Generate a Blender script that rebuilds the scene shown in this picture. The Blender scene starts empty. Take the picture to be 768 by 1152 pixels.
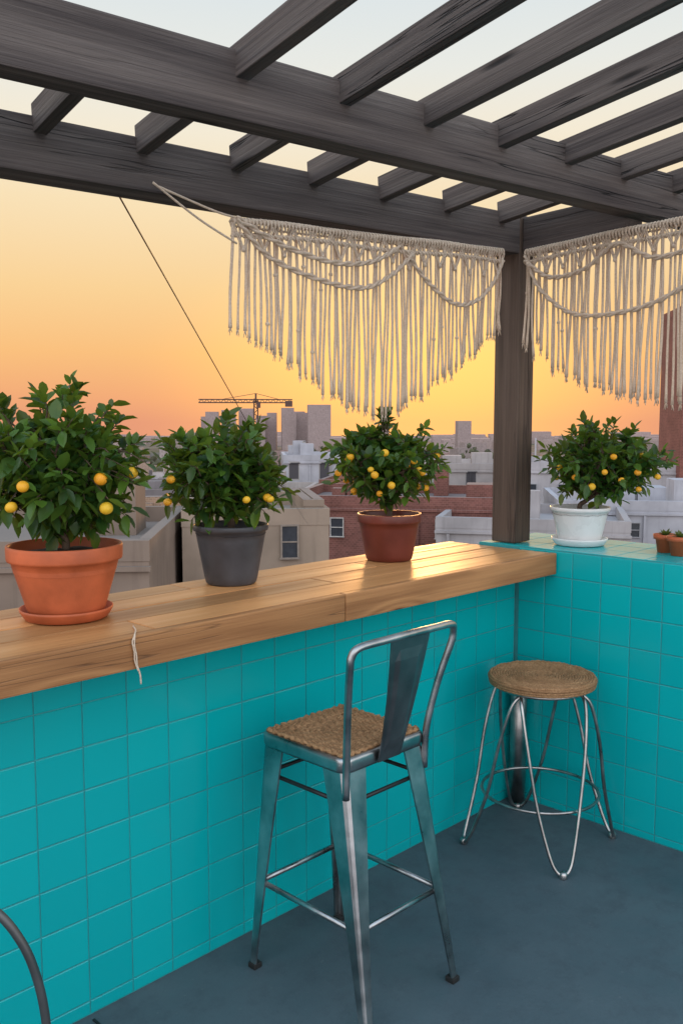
import bpy, bmesh, math, random
from mathutils import Vector, Matrix, noise
random.seed(7)
S=bpy.context.scene; COL=S.collection
V=Vector
# ------------------------------------------------------------------ helpers
def mk(name,bm,mat=None,parent=None,smooth=False,loc=None,rot=None,kind=None,label=None,cat=None,group=None):
    me=bpy.data.meshes.new(name)
    bmesh.ops.recalc_face_normals(bm,faces=bm.faces)
    bm.to_mesh(me); bm.free()
    if smooth:
        for p in me.polygons: p.use_smooth=True
    o=bpy.data.objects.new(name,me); COL.objects.link(o)
    if mat:
        for m in (mat if isinstance(mat,(list,tuple)) else [mat]): me.materials.append(m)
    if loc is not None: o.location=loc
    if rot is not None: o.rotation_euler=rot
    if parent: o.parent=parent
    if kind: o["kind"]=kind
    if label: o["label"]=label
    if cat: o["category"]=cat
    if group: o["group"]=group
    return o
def empty(name,loc,label,cat,rotz=0,group=None):
    o=bpy.data.objects.new(name,None); COL.objects.link(o); o.location=loc; o.rotation_euler=(0,0,rotz)
    o.empty_display_size=.1
    o["label"]=label; o["category"]=cat
    if group: o["group"]=group
    return o
def addbox(bm,c,s,rz=0.0,bev=0.0,seg=2):
    M=Matrix.Translation(V(c))@Matrix.Rotation(rz,4,'Z')@Matrix.Diagonal((s[0],s[1],s[2],1))
    r=bmesh.ops.create_cube(bm,size=1.0,matrix=M)
    if bev>0:
        es=set()
        for v in r['verts']:
            for e in v.link_edges: es.add(e)
        bmesh.ops.bevel(bm,geom=list(es),offset=bev,segments=seg,affect='EDGES',profile=.6)
    return r
def smoothpts(pts,k=6,closed=False):
    pts=[V(p) for p in pts]; n=len(pts); out=[]
    rng=range(n) if closed else range(n-1)
    for i in rng:
        p1=pts[i]; p2=pts[(i+1)%n]
        p0=pts[(i-1)%n] if (closed or i>0) else p1*2-p2
        p3=pts[(i+2)%n] if (closed or i+2<n) else p2*2-p1
        for j in range(k):
            t=j/k
            out.append(.5*((2*p1)+(p2-p0)*t+(2*p0-5*p1+4*p2-p3)*t*t+(3*p1-p0-3*p2+p3)*t**3))
    if not closed: out.append(pts[-1].copy())
    return out
def sweep(bm,pts,rad,n=8,closed=False,cap=True,flat=1.0):
    pts=[V(p) for p in pts]; N=len(pts)
    R=rad if isinstance(rad,(list,tuple)) else [rad]*N
    rings=[]; up=None
    for i in range(N):
        a=pts[(i-1)%N] if (closed or i>0) else pts[i]
        b=pts[(i+1)%N] if (closed or i<N-1) else pts[i]
        t=(b-a)
        if t.length<1e-9: t=V((0,0,1))
        t.normalize()
        if up is None:
            up=V((0,0,1)) if abs(t.z)<.9 else V((1,0,0))
        up=(up-t*up.dot(t))
        if up.length<1e-6: up=t.orthogonal()
        up.normalize(); sd=t.cross(up)
        rings.append([bm.verts.new(pts[i]+(up*math.cos(2*math.pi*k/n)*flat+sd*math.sin(2*math.pi*k/n))*R[i]) for k in range(n)])
    for i in range(N if closed else N-1):
        A=rings[i];B=rings[(i+1)%N]
        for k in range(n):
            bm.faces.new((A[k],A[(k+1)%n],B[(k+1)%n],B[k]))
    if cap and not closed:
        bm.faces.new(rings[0]); bm.faces.new(rings[-1][::-1])
def lathe(bm,prof,seg=48,c=(0,0,0)):
    rings=[]
    for r,z in prof:
        if r<1e-5: rings.append([bm.verts.new((c[0],c[1],c[2]+z))])
        else: rings.append([bm.verts.new((c[0]+r*math.cos(2*math.pi*k/seg),c[1]+r*math.sin(2*math.pi*k/seg),c[2]+z)) for k in range(seg)])
    for A,B in zip(rings,rings[1:]):
        for k in range(seg):
            k2=(k+1)%seg
            if len(A)==1 and len(B)==1: continue
            if len(A)==1: bm.faces.new((A[0],B[k],B[k2]))
            elif len(B)==1: bm.faces.new((A[k],A[k2],B[0]))
            else: bm.faces.new((A[k],A[k2],B[k2],B[k]))
# ------------------------------------------------------------------ materials
class NT:
    def __init__(s,name):
        s.m=bpy.data.materials.new(name); s.m.use_nodes=True; s.t=s.m.node_tree
        s.b=s.t.nodes["Principled BSDF"]; s.out=s.t.nodes["Material Output"]
    def n(s,ty,**kw):
        x=s.t.nodes.new(ty)
        for k,v in kw.items():
            if k.startswith('i_'): x.inputs[k[2:].replace('_',' ')].default_value=v
            else: setattr(x,k,v)
        return x
    def l(s,a,b): s.t.links.new(a,b)
    def math(s,op,a,b=None,c=None,clamp=False):
        x=s.t.nodes.new('ShaderNodeMath'); x.operation=op; x.use_clamp=clamp
        for i,v in enumerate((a,b,c)):
            if v is None: continue
            if hasattr(v,'links'): s.l(v,x.inputs[i])
            else: x.inputs[i].default_value=v
        return x.outputs[0]
    def mix(s,f,a,b,mode='MIX'):
        x=s.t.nodes.new('ShaderNodeMix'); x.data_type='RGBA'; x.blend_type=mode
        for i,v in ((0,f),(6,a),(7,b)):
            if hasattr(v,'links'): s.l(v,x.inputs[i])
            elif i==0: x.inputs[0].default_value=v
            else: x.inputs[i].default_value=(v[0],v[1],v[2],1)
        return x.outputs[2]
    def coords(s,scale=(1,1,1),kind='Object',loc=(0,0,0)):
        tc=s.n('ShaderNodeTexCoord'); mp=s.n('ShaderNodeMapping')
        mp.inputs['Scale'].default_value=scale; mp.inputs['Location'].default_value=loc
        s.l(tc.outputs[kind],mp.inputs['Vector']); return mp.outputs[0]
    def noise(s,vec,scale,detail=4,rough=.55,dist=0):
        x=s.n('ShaderNodeTexNoise'); x.inputs['Scale'].default_value=scale; x.inputs['Detail'].default_value=min(detail,4)
        x.inputs['Roughness'].default_value=rough; x.inputs['Distortion'].default_value=dist
        if vec is not None: s.l(vec,x.inputs['Vector'])
        return x.outputs['Fac']
    def rng(s,v,a,b,c=0,d=1,smooth=False):
        x=s.n('ShaderNodeMapRange'); 
        if smooth: x.interpolation_type='SMOOTHSTEP'
        s.l(v,x.inputs[0]); x.inputs[1].default_value=a; x.inputs[2].default_value=b; x.inputs[3].default_value=c; x.inputs[4].default_value=d
        return x.outputs[0]
    def bump(s,h,strength=.3,dist=.01):
        x=s.n('ShaderNodeBump'); x.inputs['Strength'].default_value=strength; x.inputs['Distance'].default_value=dist
        s.l(h,x.inputs['Height']); s.l(x.outputs[0],s.b.inputs['Normal'])
    def set(s,col=None,rough=None,metal=None,spec=None,coat=None):
        for k,v in (('Base Color',col),('Roughness',rough),('Metallic',metal),('Specular IOR Level',spec),('Coat Weight',coat)):
            if v is None: continue
            if hasattr(v,'links'): s.l(v,s.b.inputs[k])
            elif k=='Base Color': s.b.inputs[k].default_value=(v[0],v[1],v[2],1)
            else: s.b.inputs[k].default_value=v
        return s.m
    def island(s):
        g=s.n('ShaderNodeNewGeometry'); return g.outputs['Random Per Island']

def plain(name,col,rough=.6,metal=0,var=.15,nscale=8,bump=0,bscale=60,spec=None):
    s=NT(name); c=s.coords()
    f=s.noise(c,nscale,4)
    d=tuple(x*(1-var*1.6) for x in col); e=tuple(min(1,x*(1+var)) for x in col)
    col2=s.mix(s.rng(f,.3,.7),d,e)
    rr=s.rng(f,.3,.7,rough*.8,min(1,rough*1.2))
    s.set(col2,rr,metal,spec)
    if bump: s.bump(s.noise(c,bscale,4,.6),bump,.004)
    return s.m

def wood(name,light,dark,knot,rough=.5,ringf=46,bump=.35,ringamt=.5,islandvar=.25,spec=.4,knots=1.0,crack=0,stretch=.55,knotx=1.5,fine=.42):
    s=NT(name); isl=s.island()
    oi=s.n('ShaderNodeObjectInfo')
    sd=s.math('ADD',isl,oi.outputs['Random'])
    tc=s.n('ShaderNodeTexCoord'); ad=s.n('ShaderNodeVectorMath',operation='ADD')
    cb=s.n('ShaderNodeCombineXYZ'); s.l(s.math('MULTIPLY',sd,7.3),cb.inputs[0]); s.l(s.math('MULTIPLY',sd,3.1),cb.inputs[1]); s.l(s.math('MULTIPLY',sd,5.7),cb.inputs[2])
    s.l(tc.outputs['Object'],ad.inputs[0]); s.l(cb.outputs[0],ad.inputs[1])
    def mp(sc):
        m=s.n('ShaderNodeMapping'); m.inputs['Scale'].default_value=sc; s.l(ad.outputs[0],m.inputs[0]); return m.outputs[0]
    vor=s.n('ShaderNodeTexVoronoi'); vor.inputs['Scale'].default_value=1; vor.inputs['Randomness'].default_value=1
    s.l(mp((knotx,6.5,6.5)),vor.inputs['Vector']); kd=vor.outputs['Distance']
    hump=s.rng(kd,0,.36,.16*knots,0,True)
    low=s.noise(mp((stretch,4.2,4.2)),1,2,.5)
    f=s.math('ADD',low,hump)
    rings=s.rng(s.math('SINE',s.math('MULTIPLY',f,ringf*2)),-1,1,0,1)
    grain=s.noise(mp((2.5,130,130)),1,4,.7)
    g2=s.noise(mp((.8,26,26)),1,3,.6)
    mixv=s.math('ADD',s.math('MULTIPLY',rings,ringamt),s.math('MULTIPLY',s.rng(grain,.32,.68),fine))
    mixv=s.math('ADD',mixv,s.math('MULTIPLY',s.rng(g2,.3,.7),fine),clamp=True)
    col=s.mix(mixv,light,dark)
    kmask=s.rng(kd,.03,.085,1*knots,0,True)
    col=s.mix(kmask,col,knot)
    h=s.math('ADD',s.math('MULTIPLY',grain,.8),s.math('MULTIPLY',rings,-.2))
    if crack:
        cr=s.noise(mp((.6,18,18)),1,3,.6)
        cm=s.rng(s.math('ABSOLUTE',s.math('SUBTRACT',cr,.5)),0,.012,crack,0)
        cm=s.math('MULTIPLY',cm,s.rng(low,.5,.56))
        col=s.mix(cm,col,knot); h=s.math('SUBTRACT',h,s.math('MULTIPLY',cm,1.2))
    vv=s.rng(isl,0,1,1-islandvar,1+islandvar*.6)
    stain=s.rng(s.noise(mp((.8,2.5,2.5)),1,3,.6),.3,.7,.85,1.1)
    mm=s.math('MULTIPLY',vv,stain)
    cc=s.n('ShaderNodeCombineXYZ'); 
    for i in range(3): s.l(mm,cc.inputs[i])
    col=s.mix(1.0,col,cc.outputs[0],'MULTIPLY')
    s.set(col,s.rng(g2,.3,.7,rough*.8,rough*1.25),0,spec)
    h=s.math('SUBTRACT',h,s.math('MULTIPLY',kmask,.4))
    s.bump(h,bump,.004)
    return s.m
M_beam=wood('weathered_dark_wood',(.165,.138,.125),(.046,.038,.038),(.012,.010,.010),.65,16,1.0,.16,.3,.3,1.0,1.0,.28,.9,.46)
M_post=wood('post_wood',(.150,.105,.077),(.050,.036,.029),(.018,.012,.010),.62,16,.8,.18,.2,.3,1.0,1.0,.28,.9)
M_bar=wood('bar_top_wood',(.62,.315,.125),(.42,.195,.070),(.14,.058,.022),.42,20,.2,.34,.30,.36,1.0,.4,.35,.8,.34)
M_fascia=wood('bar_fascia_wood',(.50,.25,.100),(.26,.115,.042),(.05,.022,.012),.5,28,.35,.46,.14,.35,1.15,.6,.5,1.6,.36)

def tile_mat():
    s=NT('turquoise_glazed_tile'); isl=s.island(); c=s.coords()
    col=s.mix(isl,(.0,.375,.400),(.001,.420,.440))
    s.set(s.mix(s.rng(s.noise(c,1.2,2),.35,.7,0,.3),col,(.0,.355,.39)),.24,0,.5)
    return s.m
M_tile=tile_mat()
M_grout=plain('grout',(.035,.30,.32),.85,0,.1,20,.1)
def floor_mat():
    s=NT('painted_floor'); c=s.coords()
    n1=s.noise(c,1.3,4,.6); n2=s.noise(c,9,4,.7); n3=s.noise(c,90,3)
    col=s.mix(s.rng(n1,.3,.7),(.054,.085,.104),(.092,.128,.148))
    col=s.mix(s.rng(n2,.5,.75,0,.6),col,(.046,.068,.083))
    v=s.n('ShaderNodeTexVoronoi'); v.inputs['Scale'].default_value=22; s.l(c,v.inputs['Vector'])
    col=s.mix(s.rng(v.outputs['Distance'],.05,.1,.3,0),col,(.17,.19,.20))
    s.set(col,s.rng(n2,.3,.7,.45,.75),0,.35); s.bump(s.math('ADD',n3,s.math('MULTIPLY',n2,1.5)),.35,.003); return s.m
M_floor=floor_mat()
M_steel=plain('brushed_galvanised_steel',(.40,.42,.43),.33,1,.25,11,.06)
M_slate=plain('dark_slate_steel',(.16,.175,.185),.36,.9,.2,9,.05)
M_steel2=plain('dull_steel',(.42,.41,.40),.33,1,.3,12,.05)
M_dark=plain('dark_metal',(.02,.021,.023),.45,.3)
M_greymetal=plain('grey_painted_metal',(.10,.11,.115),.4,.6,.2,9)
M_rubber=plain('rubber_foot',(.012,.012,.012),.7)
def rush_mat(name,a,b):
    s=NT(name); c=s.coords(); isl=s.island()
    w=s.noise(c,170,3,.7); w2=s.noise(c,30,4)
    col=s.mix(s.rng(w,.3,.7),b,a); col=s.mix(s.rng(w2,.4,.7,0,.5),col,b)
    cc=s.mix(s.rng(isl,0,1,.0,.35),col,(b[0]*.6,b[1]*.6,b[2]*.6))
    s.set(cc,.8,0,.2); s.bump(w,.6,.003); return s.m
M_rush=rush_mat('woven_rush',(.52,.31,.16),(.23,.12,.055))
M_terra=plain('terracotta',(.48,.112,.038),.6,0,.22,7,.15,120)
M_greypot=plain('dark_grey_pot',(.062,.064,.072),.5,0,.3,6,.12,90)
M_redpot=plain('brown_red_pot',(.15,.030,.018),.4,0,.2,7,.08)
M_whitepot=plain('white_pot',(.72,.74,.74),.3,0,.05,6)
M_soil=plain('soil',(.028,.018,.012),.95,0,.5,60,1,90)
M_bark=plain('bark',(.09,.06,.038),.85,0,.4,40,.6,120)
def leaf_mat(name,a,b):
    s=NT(name); isl=s.island()
    col=s.mix(s.math('POWER',isl,1.4),a,b)
    s.set(col,.36,0,.45)
    tr=s.n('ShaderNodeBsdfTranslucent'); s.l(s.mix(.5,col,(.36,.42,.02)),tr.inputs[0])
    mx=s.n('ShaderNodeMixShader'); mx.inputs[0].default_value=.30
    s.l(s.b.outputs[0],mx.inputs[1]); s.l(tr.outputs[0],mx.inputs[2]); s.l(mx.outputs[0],s.out.inputs[0]); return s.m
M_leaf=leaf_mat('citrus_leaf',(.014,.056,.013),(.085,.190,.026))
M_leaf2=leaf_mat('small_leaf',(.05,.09,.03),(.09,.14,.05))
def fruit_mat():
    s=NT('citrus_peel'); oi=s.n('ShaderNodeObjectInfo'); c=s.coords()
    s.set(s.mix(oi.outputs['Random'],(.76,.32,.015),(.76,.48,.03)),.42,0,.4); s.bump(s.noise(c,260,2),.25,.002)
    return s.m
M_fruit=fruit_mat()
def rope_mat():
    s=NT('cotton_cord'); c=s.coords((1,1,1)); 
    n=s.noise(c,160,3)
    s.set(s.mix(s.rng(n,.3,.7),(.60,.49,.38),(.80,.69,.56)),.9,0,.1); s.bump(n,.6,.003)
    tr=s.n('ShaderNodeBsdfTranslucent'); tr.inputs[0].default_value=(.8,.62,.42,1)
    mx=s.n('ShaderNodeMixShader'); mx.inputs[0].default_value=.22
    s.l(s.b.outputs[0],mx.inputs[1]); s.l(tr.outputs[0],mx.inputs[2]); s.l(mx.outputs[0],s.out.inputs[0]); return s.m
M_rope=rope_mat()
# ------------------------------------------------------------------ terrace: floor, walls
bm=bmesh.new(); addbox(bm,(-3.2,-3.1,-.06),(7.4,6.9,.12))
mk('terrace_floor',bm,M_floor,kind='structure')
bm=bmesh.new()
addbox(bm,(-2.03,-.9,.002),(.006,1.76,.004)); 
mk('floor_joint',bm,M_dark,kind='structure')

def tiles(bm,o,u,v,n,cols,rows,gap=.0034,th=.0026,ch=.0018):
    o=V(o);u=V(u);v=V(v);n=V(n)
    for a0,a1 in cols:
        for b0,b1 in rows:
            t=[random.uniform(-.00018,.00018) for _ in range(4)]
            g=gap/2
            q=[(a0+g,b0+g),(a1-g,b0+g),(a1-g,b1-g),(a0+g,b1-g)]
            base=[bm.verts.new(o+u*x+v*y) for x,y in q]
            mid=[bm.verts.new(o+u*x+v*y+n*(th*.6)) for x,y in q]
            q2=[(a0+g+ch,b0+g+ch),(a1-g-ch,b0+g+ch),(a1-g-ch,b1-g-ch),(a0+g+ch,b1-g-ch)]
            top=[bm.verts.new(o+u*x+v*y+n*(th+t[i])) for i,(x,y) in enumerate(q2)]
            for k in range(4):
                k2=(k+1)%4
                bm.faces.new((base[k],base[k2],mid[k2],mid[k])); bm.faces.new((mid[k],mid[k2],top[k2],top[k]))
            bm.faces.new(top)
TW=.1345; TH=.118
def rowlist(top,first=None):
    r=[];z=top
    if first: r.append((z-first,z)); z-=first
    while z>0.004:
        r.append((max(z-TH,.002),z)); z-=TH
    return r
e=empty('tiled_parapet_wall',(0,0,0),'low parapet wall clad in square turquoise glazed tiles under wooden bar','wall')
bm=bmesh.new(); addbox(bm,(-3.35,.157,-.0+.49),(6.7-.004,.30,.99)); 
mk('wall_core',bm,M_grout,e)
bm=bmesh.new()
tiles(bm,(0,.0067,0),(-1,0,0),(0,0,1),(0,-1,0),[(i*TW+.006,(i+1)*TW+.006) for i in range(40)],rowlist(.985))
mk('glazed_tiles',bm,M_tile,e)
RT=1.085
e=empty('tiled_parapet_wall',(0,0,0),'turquoise tiled parapet wall with flat tiled ledge carrying the pergola post','wall')
bm=bmesh.new(); addbox(bm,(.232,-2.40,RT/2-.0015),(.45,5.20,RT-.003)); mk('wall_core',bm,M_grout,e)
bm=bmesh.new()
TW2=.1255
tiles(bm,(.0067,0,0),(0,-1,0),(0,0,1),(-1,0,0),[(i*TW2+.004-.375,(i+1)*TW2+.004-.375) for i in range(3,30)],rowlist(RT-.006,.105))
tiles(bm,(.006,.198,RT-.0028),(0,-1,0),(1,0,0),(0,0,1),[(i*TW2,(i+1)*TW2) for i in range(0,31)],[(0,.145),(.145,.30),(.30,.450)])
mk('glazed_tiles',bm,M_tile,e)
bm=bmesh.new(); addbox(bm,(-3.1,-3.0,-10.2),(7.2,6.8,20.1))
M_stucco=plain('stucco_wall',(.22,.20,.185),.85,0,.25,1.5,.3,30)
o=mk('terrace_building',bm,M_stucco,label='rendered building body carrying the roof terrace',cat='building')
# ------------------------------------------------------------------ bar counter
CT=1.072
bar=empty('bar_counter',(-1.7,.08,0),'long honey coloured wooden bar counter with knotty fascia boards','bar counter')
bm=bmesh.new()
ys=[-.158,-.022,.108,.232,.355]
xs=[[-3.6,-1.9,-.004],[-3.6,-1.10,-.004],[-3.6,-2.35,-.75,-.004],[-3.6,-1.5,-.004]]
for j,(a,b) in enumerate(zip(ys,ys[1:])):
    for x0,x1 in zip(xs[j],xs[j][1:]):
        addbox(bm,((x0+x1)/2+1.7,(a+b)/2-.08,CT-.018+random.uniform(-.0008,.0008)),(x1-x0-.002,(b-a)-.006,.036),0,.0035,2)
addbox(bm,(-.1,.02,CT-.034),(3.4,.5,.022))
mk('counter_top',bm,M_bar,bar)
for (x0,x1) in ((-3.5,-1.232),(-1.229,-.004)):
    bm=bmesh.new(); addbox(bm,(0,0,0),(x1-x0,.030,.086),0,.004,2)
    mk('fascia_board',bm,M_fascia,bar,loc=((x0+x1)/2+1.7,-.174-.08,CT-.041))
bm=bmesh.new(); addbox(bm,(1.7-1.76,-.0785-.08,.985),(3.48,.15,.02)); 
mk('underside_board',bm,M_fascia,bar,loc=(0,0,.012))
bm=bmesh.new()
pts=[(-1.93,-.10,1.075),(-1.955,-.15,1.076),(-1.985,-.192,1.076),(-1.988,-.1945,1.05),(-1.984,-.196,1.025),(-1.982,-.195,1.0),(-1.976,-.198,.975),(-1.972,-.195,.950)]
sweep(bm,smoothpts(pts,6),.0022,6)
pts=[(-1.985,-.192,1.077),(-1.994,-.195,1.06),(-1.990,-.196,1.035),(-1.988,-.195,1.01),(-1.981,-.198,.985)]
sweep(bm,smoothpts(pts,6),.0018,6)
mk('loose_string',bm,M_rope,smooth=True,label='loose white string hanging over bar counter edge',cat='string')
# ------------------------------------------------------------------ pergola
YAW=math.radians(8.5); O=V((.10,.10,0)); E=V((-math.cos(YAW),math.sin(YAW),0)); G=V((-math.sin(YAW),-math.cos(YAW),0))
perg=empty('pergola',(.10,.10,RT),'weathered dark grey timber pergola with open rafters over the bar','pergola')
def beam(name,p0,p1,w,z0,z1,mat,bev=.006,rise=0.0):
    p0=V(p0);p1=V(p1); d=p1-p0; Ln=math.hypot(d.length,rise); ang=math.atan2(d.y,d.x)
    bm=bmesh.new(); addbox(bm,(0,0,0),(Ln,w,z1-z0),0,bev,2)
    for v in bm.verts:
        v.co.y+=.004*math.sin(v.co.x*1.3+z0*40+p0.x*9)
    o=mk(name,bm,mat,perg); mid=(p0+p1)/2
    o.location=(mid.x-perg.location.x,mid.y-perg.location.y,(z0+z1)/2+rise/2-perg.location.z)
    o.rotation_euler=(0,-math.atan2(rise,d.length),ang)
    return o
bm=bmesh.new(); addbox(bm,(0,0,0),(1.352,.118,.118),0,.005,2)
o=mk('post',bm,M_post,perg,loc=(0,0,.676+.003)); o.rotation_euler=(0,math.radians(-90),0)
beam('beam',O-E*.06,O+E*3.3,.125,2.292,2.448,M_beam)
beam('beam',O+G*.60-E*1.6,O+G*.60+E*3.3,.085,2.350,2.518,M_beam)
beam('beam',O+G*.065-E*.02,O+G*.565-E*.02,.10,2.302,2.438,M_beam)
for i in range(8):
    s=.15+.312*i+random.uniform(-.006,.006)
    ln=2.9 if i<6 else .60
    beam('rafter',O+E*s+G*.055,O+E*s+G*ln,.040,2.402+random.uniform(-.004,.004),2.482,M_beam,bev=.003,rise=.0878*(ln-.055))
for s in (-.16,-.47,-.78,-1.09):
    beam('rafter',O+E*s+G*.55,O+E*s+G*2.9,.040,2.444,2.524,M_beam,bev=.003,rise=.205)
# ------------------------------------------------------------------ macrame
def interp(t,tab):
    for (a,x),(b,y) in zip(tab,tab[1:]):
        if t<=b: return x+(y-x)*(t-a)/(b-a)
    return tab[-1][1]
def macrame(org,d,nrm,s0,s1,ztop,bot,swags,n,label,tails=()):
    org=V(org)
    e=empty('macrame_hanging',org+d*(s0+s1)/2+V((0,0,ztop((s0+s1)/2))),label,'macrame')
    off=e.location.copy()
    def P(s,z,o=0): return org+d*s+nrm*o+V((0,0,z))-off
    bm=bmesh.new()
    k=int((s1-s0)/.014)
    for lvl,dzl in ((0,0),(1,-.042)):
        for q in range(2):
            pts=[]
            for i in range(k*3+1):
                s=s0+(s1-s0)*i/(k*3); ph=i*.9+q*math.pi
                pts.append(P(s,ztop(s)+dzl+.005*math.sin(ph)-.004*math.sin(9*s+lvl),.005*math.cos(ph)+lvl*.004))
            sweep(bm,pts,.0070-.0022*lvl,6)
    for i in range(k):
        s=s0+(s1-s0)*(i+.5)/k
        c=P(s,ztop(s)-.004)
        ring=[c+nrm*(.013*math.cos(a))+V((0,0,.015*math.sin(a)-.002)) for a in [2*math.pi*j/8 for j in range(8)]]
        sweep(bm,ring,.0040,5,closed=True)
    mk('knotted_header_cord',bm,M_rope,e,True)
    for sw in swags:
        bm=bmesh.new()
        base=smoothpts([V((a,z,0)) for a,z in sw],16)
        for q in range(2):
            pts=[];
            for i,p in enumerate(base):
                ph=i*.7+q*math.pi
                pts.append(P(p.x,p.y+.0052*math.sin(ph),.016+.0052*math.cos(ph)))
            sweep(bm,pts,.0056,6)
        mk('swag_cord',bm,M_rope,e,True)
    bm=bmesh.new()
    m=int((s1-s0)/.075)
    for i in range(m):
        a=s0+(s1-s0)*i/m; b=s0+(s1-s0)*(i+1)/m; c=(a+b)/2
        dz=.085+.02*random.random()
        for aa in (a,b):
            for w in (-.004,.004):
                pts=[P(aa+w,ztop(aa)-.01,.006),P((aa+c)/2+w,ztop(c)-dz*.55,.010),P(c+w*.5,ztop(c)-dz,.010)]
                sweep(bm,smoothpts(pts,4),.0030,5)
        cc=P(c,ztop(c)-dz,.010)
        bmesh.ops.create_icosphere(bm,subdivisions=1,radius=.009,matrix=Matrix.Translation(cc))
    mk('knotted_lattice',bm,M_rope,e,True)
    bm=bmesh.new()
    for i in range(n):
        s=s0+.008+(s1-s0-.016)*(i+random.uniform(-.34,.34))/(n-1)
        u=(s-s0)/(s1-s0)
        zb=interp(u,bot)+random.uniform(-.020,.018); zt=ztop(s)-.008
        dr=random.uniform(-.010,.010); ph=random.uniform(0,6); am=random.uniform(.0003,.0022)
        r=random.uniform(.0040,.0056); K=16; pts=[];rr=[]
        for j in range(K+1):
            t=j/K; z=zt+(zb-zt)*t
            pts.append(P(s+dr*t*t+am*math.sin(ph+7*t),z,.005*math.sin(ph*2+5*t)))
            rr.append(r*(1+.08*math.sin(j*2.2+ph)) if j<K-1 else r*(1.15 if j==K-1 else 1.3))
        sweep(bm,pts,rr,6)
        pe=pts[-1]
        for q in range(6):
            a=random.uniform(0,6.28)
            sweep(bm,[pe+V((0,0,.006)),pe+V((math.cos(a)*.006,math.sin(a)*.006,-random.uniform(.010,.024)))],[.0026,.0010],4)
        if random.random()<.12:
            kz=random.randint(3,K-3)
            bmesh.ops.create_icosphere(bm,subdivisions=1,radius=.0085,matrix=Matrix.Translation(pts[kz]))
    mk('cord_fringe',bm,M_rope,e,True)
    if tails:
        bm=bmesh.new()
        for t in tails: sweep(bm,smoothpts([P(*p) for p in t],8),.0038,6)
        mk('tie_cord',bm,M_rope,e,True)
    return e
org1=O+G*.078
zt1=lambda s:2.292-.034*s
macrame(org1,E,G,.165,1.425,zt1,
  [(0,1.985),(.05,1.955),(.10,1.91),(.18,1.835),(.3,1.735),(.42,1.660),(.52,1.630),(.60,1.645),(.7,1.710),(.8,1.79),(.88,1.85),(.95,1.89),(1,1.905)],
  [[(1.415,2.245),(1.29,2.14),(1.08,2.085),(.90,2.075),(.77,2.13),(.66,2.22)],
   [(1.415,2.25),(1.24,2.185),(1.03,2.15),(.86,2.17),(.73,2.235)],
   [(.70,2.225),(.58,2.12),(.44,2.055),(.32,2.08),(.23,2.16),(.18,2.25)]],
  66,'cream cotton macrame fringe hanging from the pergola beam above the bar',
  tails=[[(1.41,2.25,.01),(1.5,2.262,.012),(1.68,2.305,.012)],[(1.41,2.17,.01),(1.55,2.23,.012),(1.70,2.315,.012)]])
org2=O+E*.064
zt2=lambda s:2.288+.012*s
macrame(org2,G,E,.11,1.15,zt2,
  [(0,1.92),(.04,1.87),(.07,1.94),(.12,1.83),(.3,1.75),(.5,1.70),(.62,1.675),(.8,1.68),(1,1.80)],
  [[(.12,2.27),(.2,2.13),(.36,2.02),(.55,2.0),(.75,2.03),(.95,2.13),(1.1,2.27)],
   [(.12,2.25),(.25,2.17),(.42,2.18),(.56,2.25),(.72,2.18),(.9,2.20),(1.1,2.26)]],
  56,'cream cotton macrame fringe hanging beyond the post above the tiled ledge')
def svy(Lm,D,z=0): return V((-3.205+.717*D+.697*Lm,-2.091+.697*D-.717*Lm,z))
bm=bmesh.new()
p0=O+E*1.78+V((0,0,2.30)); p1=svy(-.95,25.6,-1.3)
sweep(bm,[p0.lerp(p1,t/20)+V((0,0,-.2*(t/20)*(1-t/20))) for t in range(21)],.0028,5)
mk('guy_cable',bm,M_dark,label='thin dark cable running from pergola to neighbouring roof',cat='cable')
# ------------------------------------------------------------------ potted citrus
def leafgeo(bm,p,dirv,L,W,roll):
    x=dirv.normalized(); up=V((0,0,1))
    y=x.cross(up)
    if y.length<.1: y=V((1,0,0))
    y.normalize(); z=y.cross(x)
    y2=y*math.cos(roll)+z*math.sin(roll); z2=x.cross(y2)*-1
    if z2.z<0: z2=-z2
    droop=random.uniform(-.05,.28)*L
    def q(a,b,c): return p+x*(a*L)+y2*(b*W)+z2*(c*W)-V((0,0,droop*a*a))
    c=[bm.verts.new(q(0,0,0)),bm.verts.new(q(.33,0,-.05)),bm.verts.new(q(.68,0,-.05)),bm.verts.new(q(1,0,0))]
    l=[bm.verts.new(q(.12,.28,.08)),bm.verts.new(q(.40,.5,.15)),bm.verts.new(q(.74,.36,.12))]
    r=[bm.verts.new(q(.12,-.28,.08)),bm.verts.new(q(.40,-.5,.15)),bm.verts.new(q(.74,-.36,.12))]
    for s_ in (l,r):
        bm.faces.new((c[0],s_[0],c[1])); bm.faces.new((c[1],s_[0],s_[1])); bm.faces.new((c[1],s_[1],s_[2],c[2])); bm.faces.new((c[2],s_[2],c[3]))
def fruit_mesh():
    bm=bmesh.new(); bmesh.ops.create_uvsphere(bm,u_segments=20,v_segments=14,radius=1)
    for v in bm.verts:
        if v.co.z>.95: v.co.z-=.06
        v.co.z*=.93
    bmesh.ops.create_cone(bm,segments=8,radius1=.12,radius2=.08,depth=.12,cap_ends=True,matrix=Matrix.Translation((0,0,.90)))
    me=bpy.data.meshes.new('fruit'); bm.to_mesh(me); bm.free(); me.materials.append(M_fruit)
    for p in me.polygons: p.use_smooth=True
    return me
fruit_me=fruit_mesh()
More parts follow.
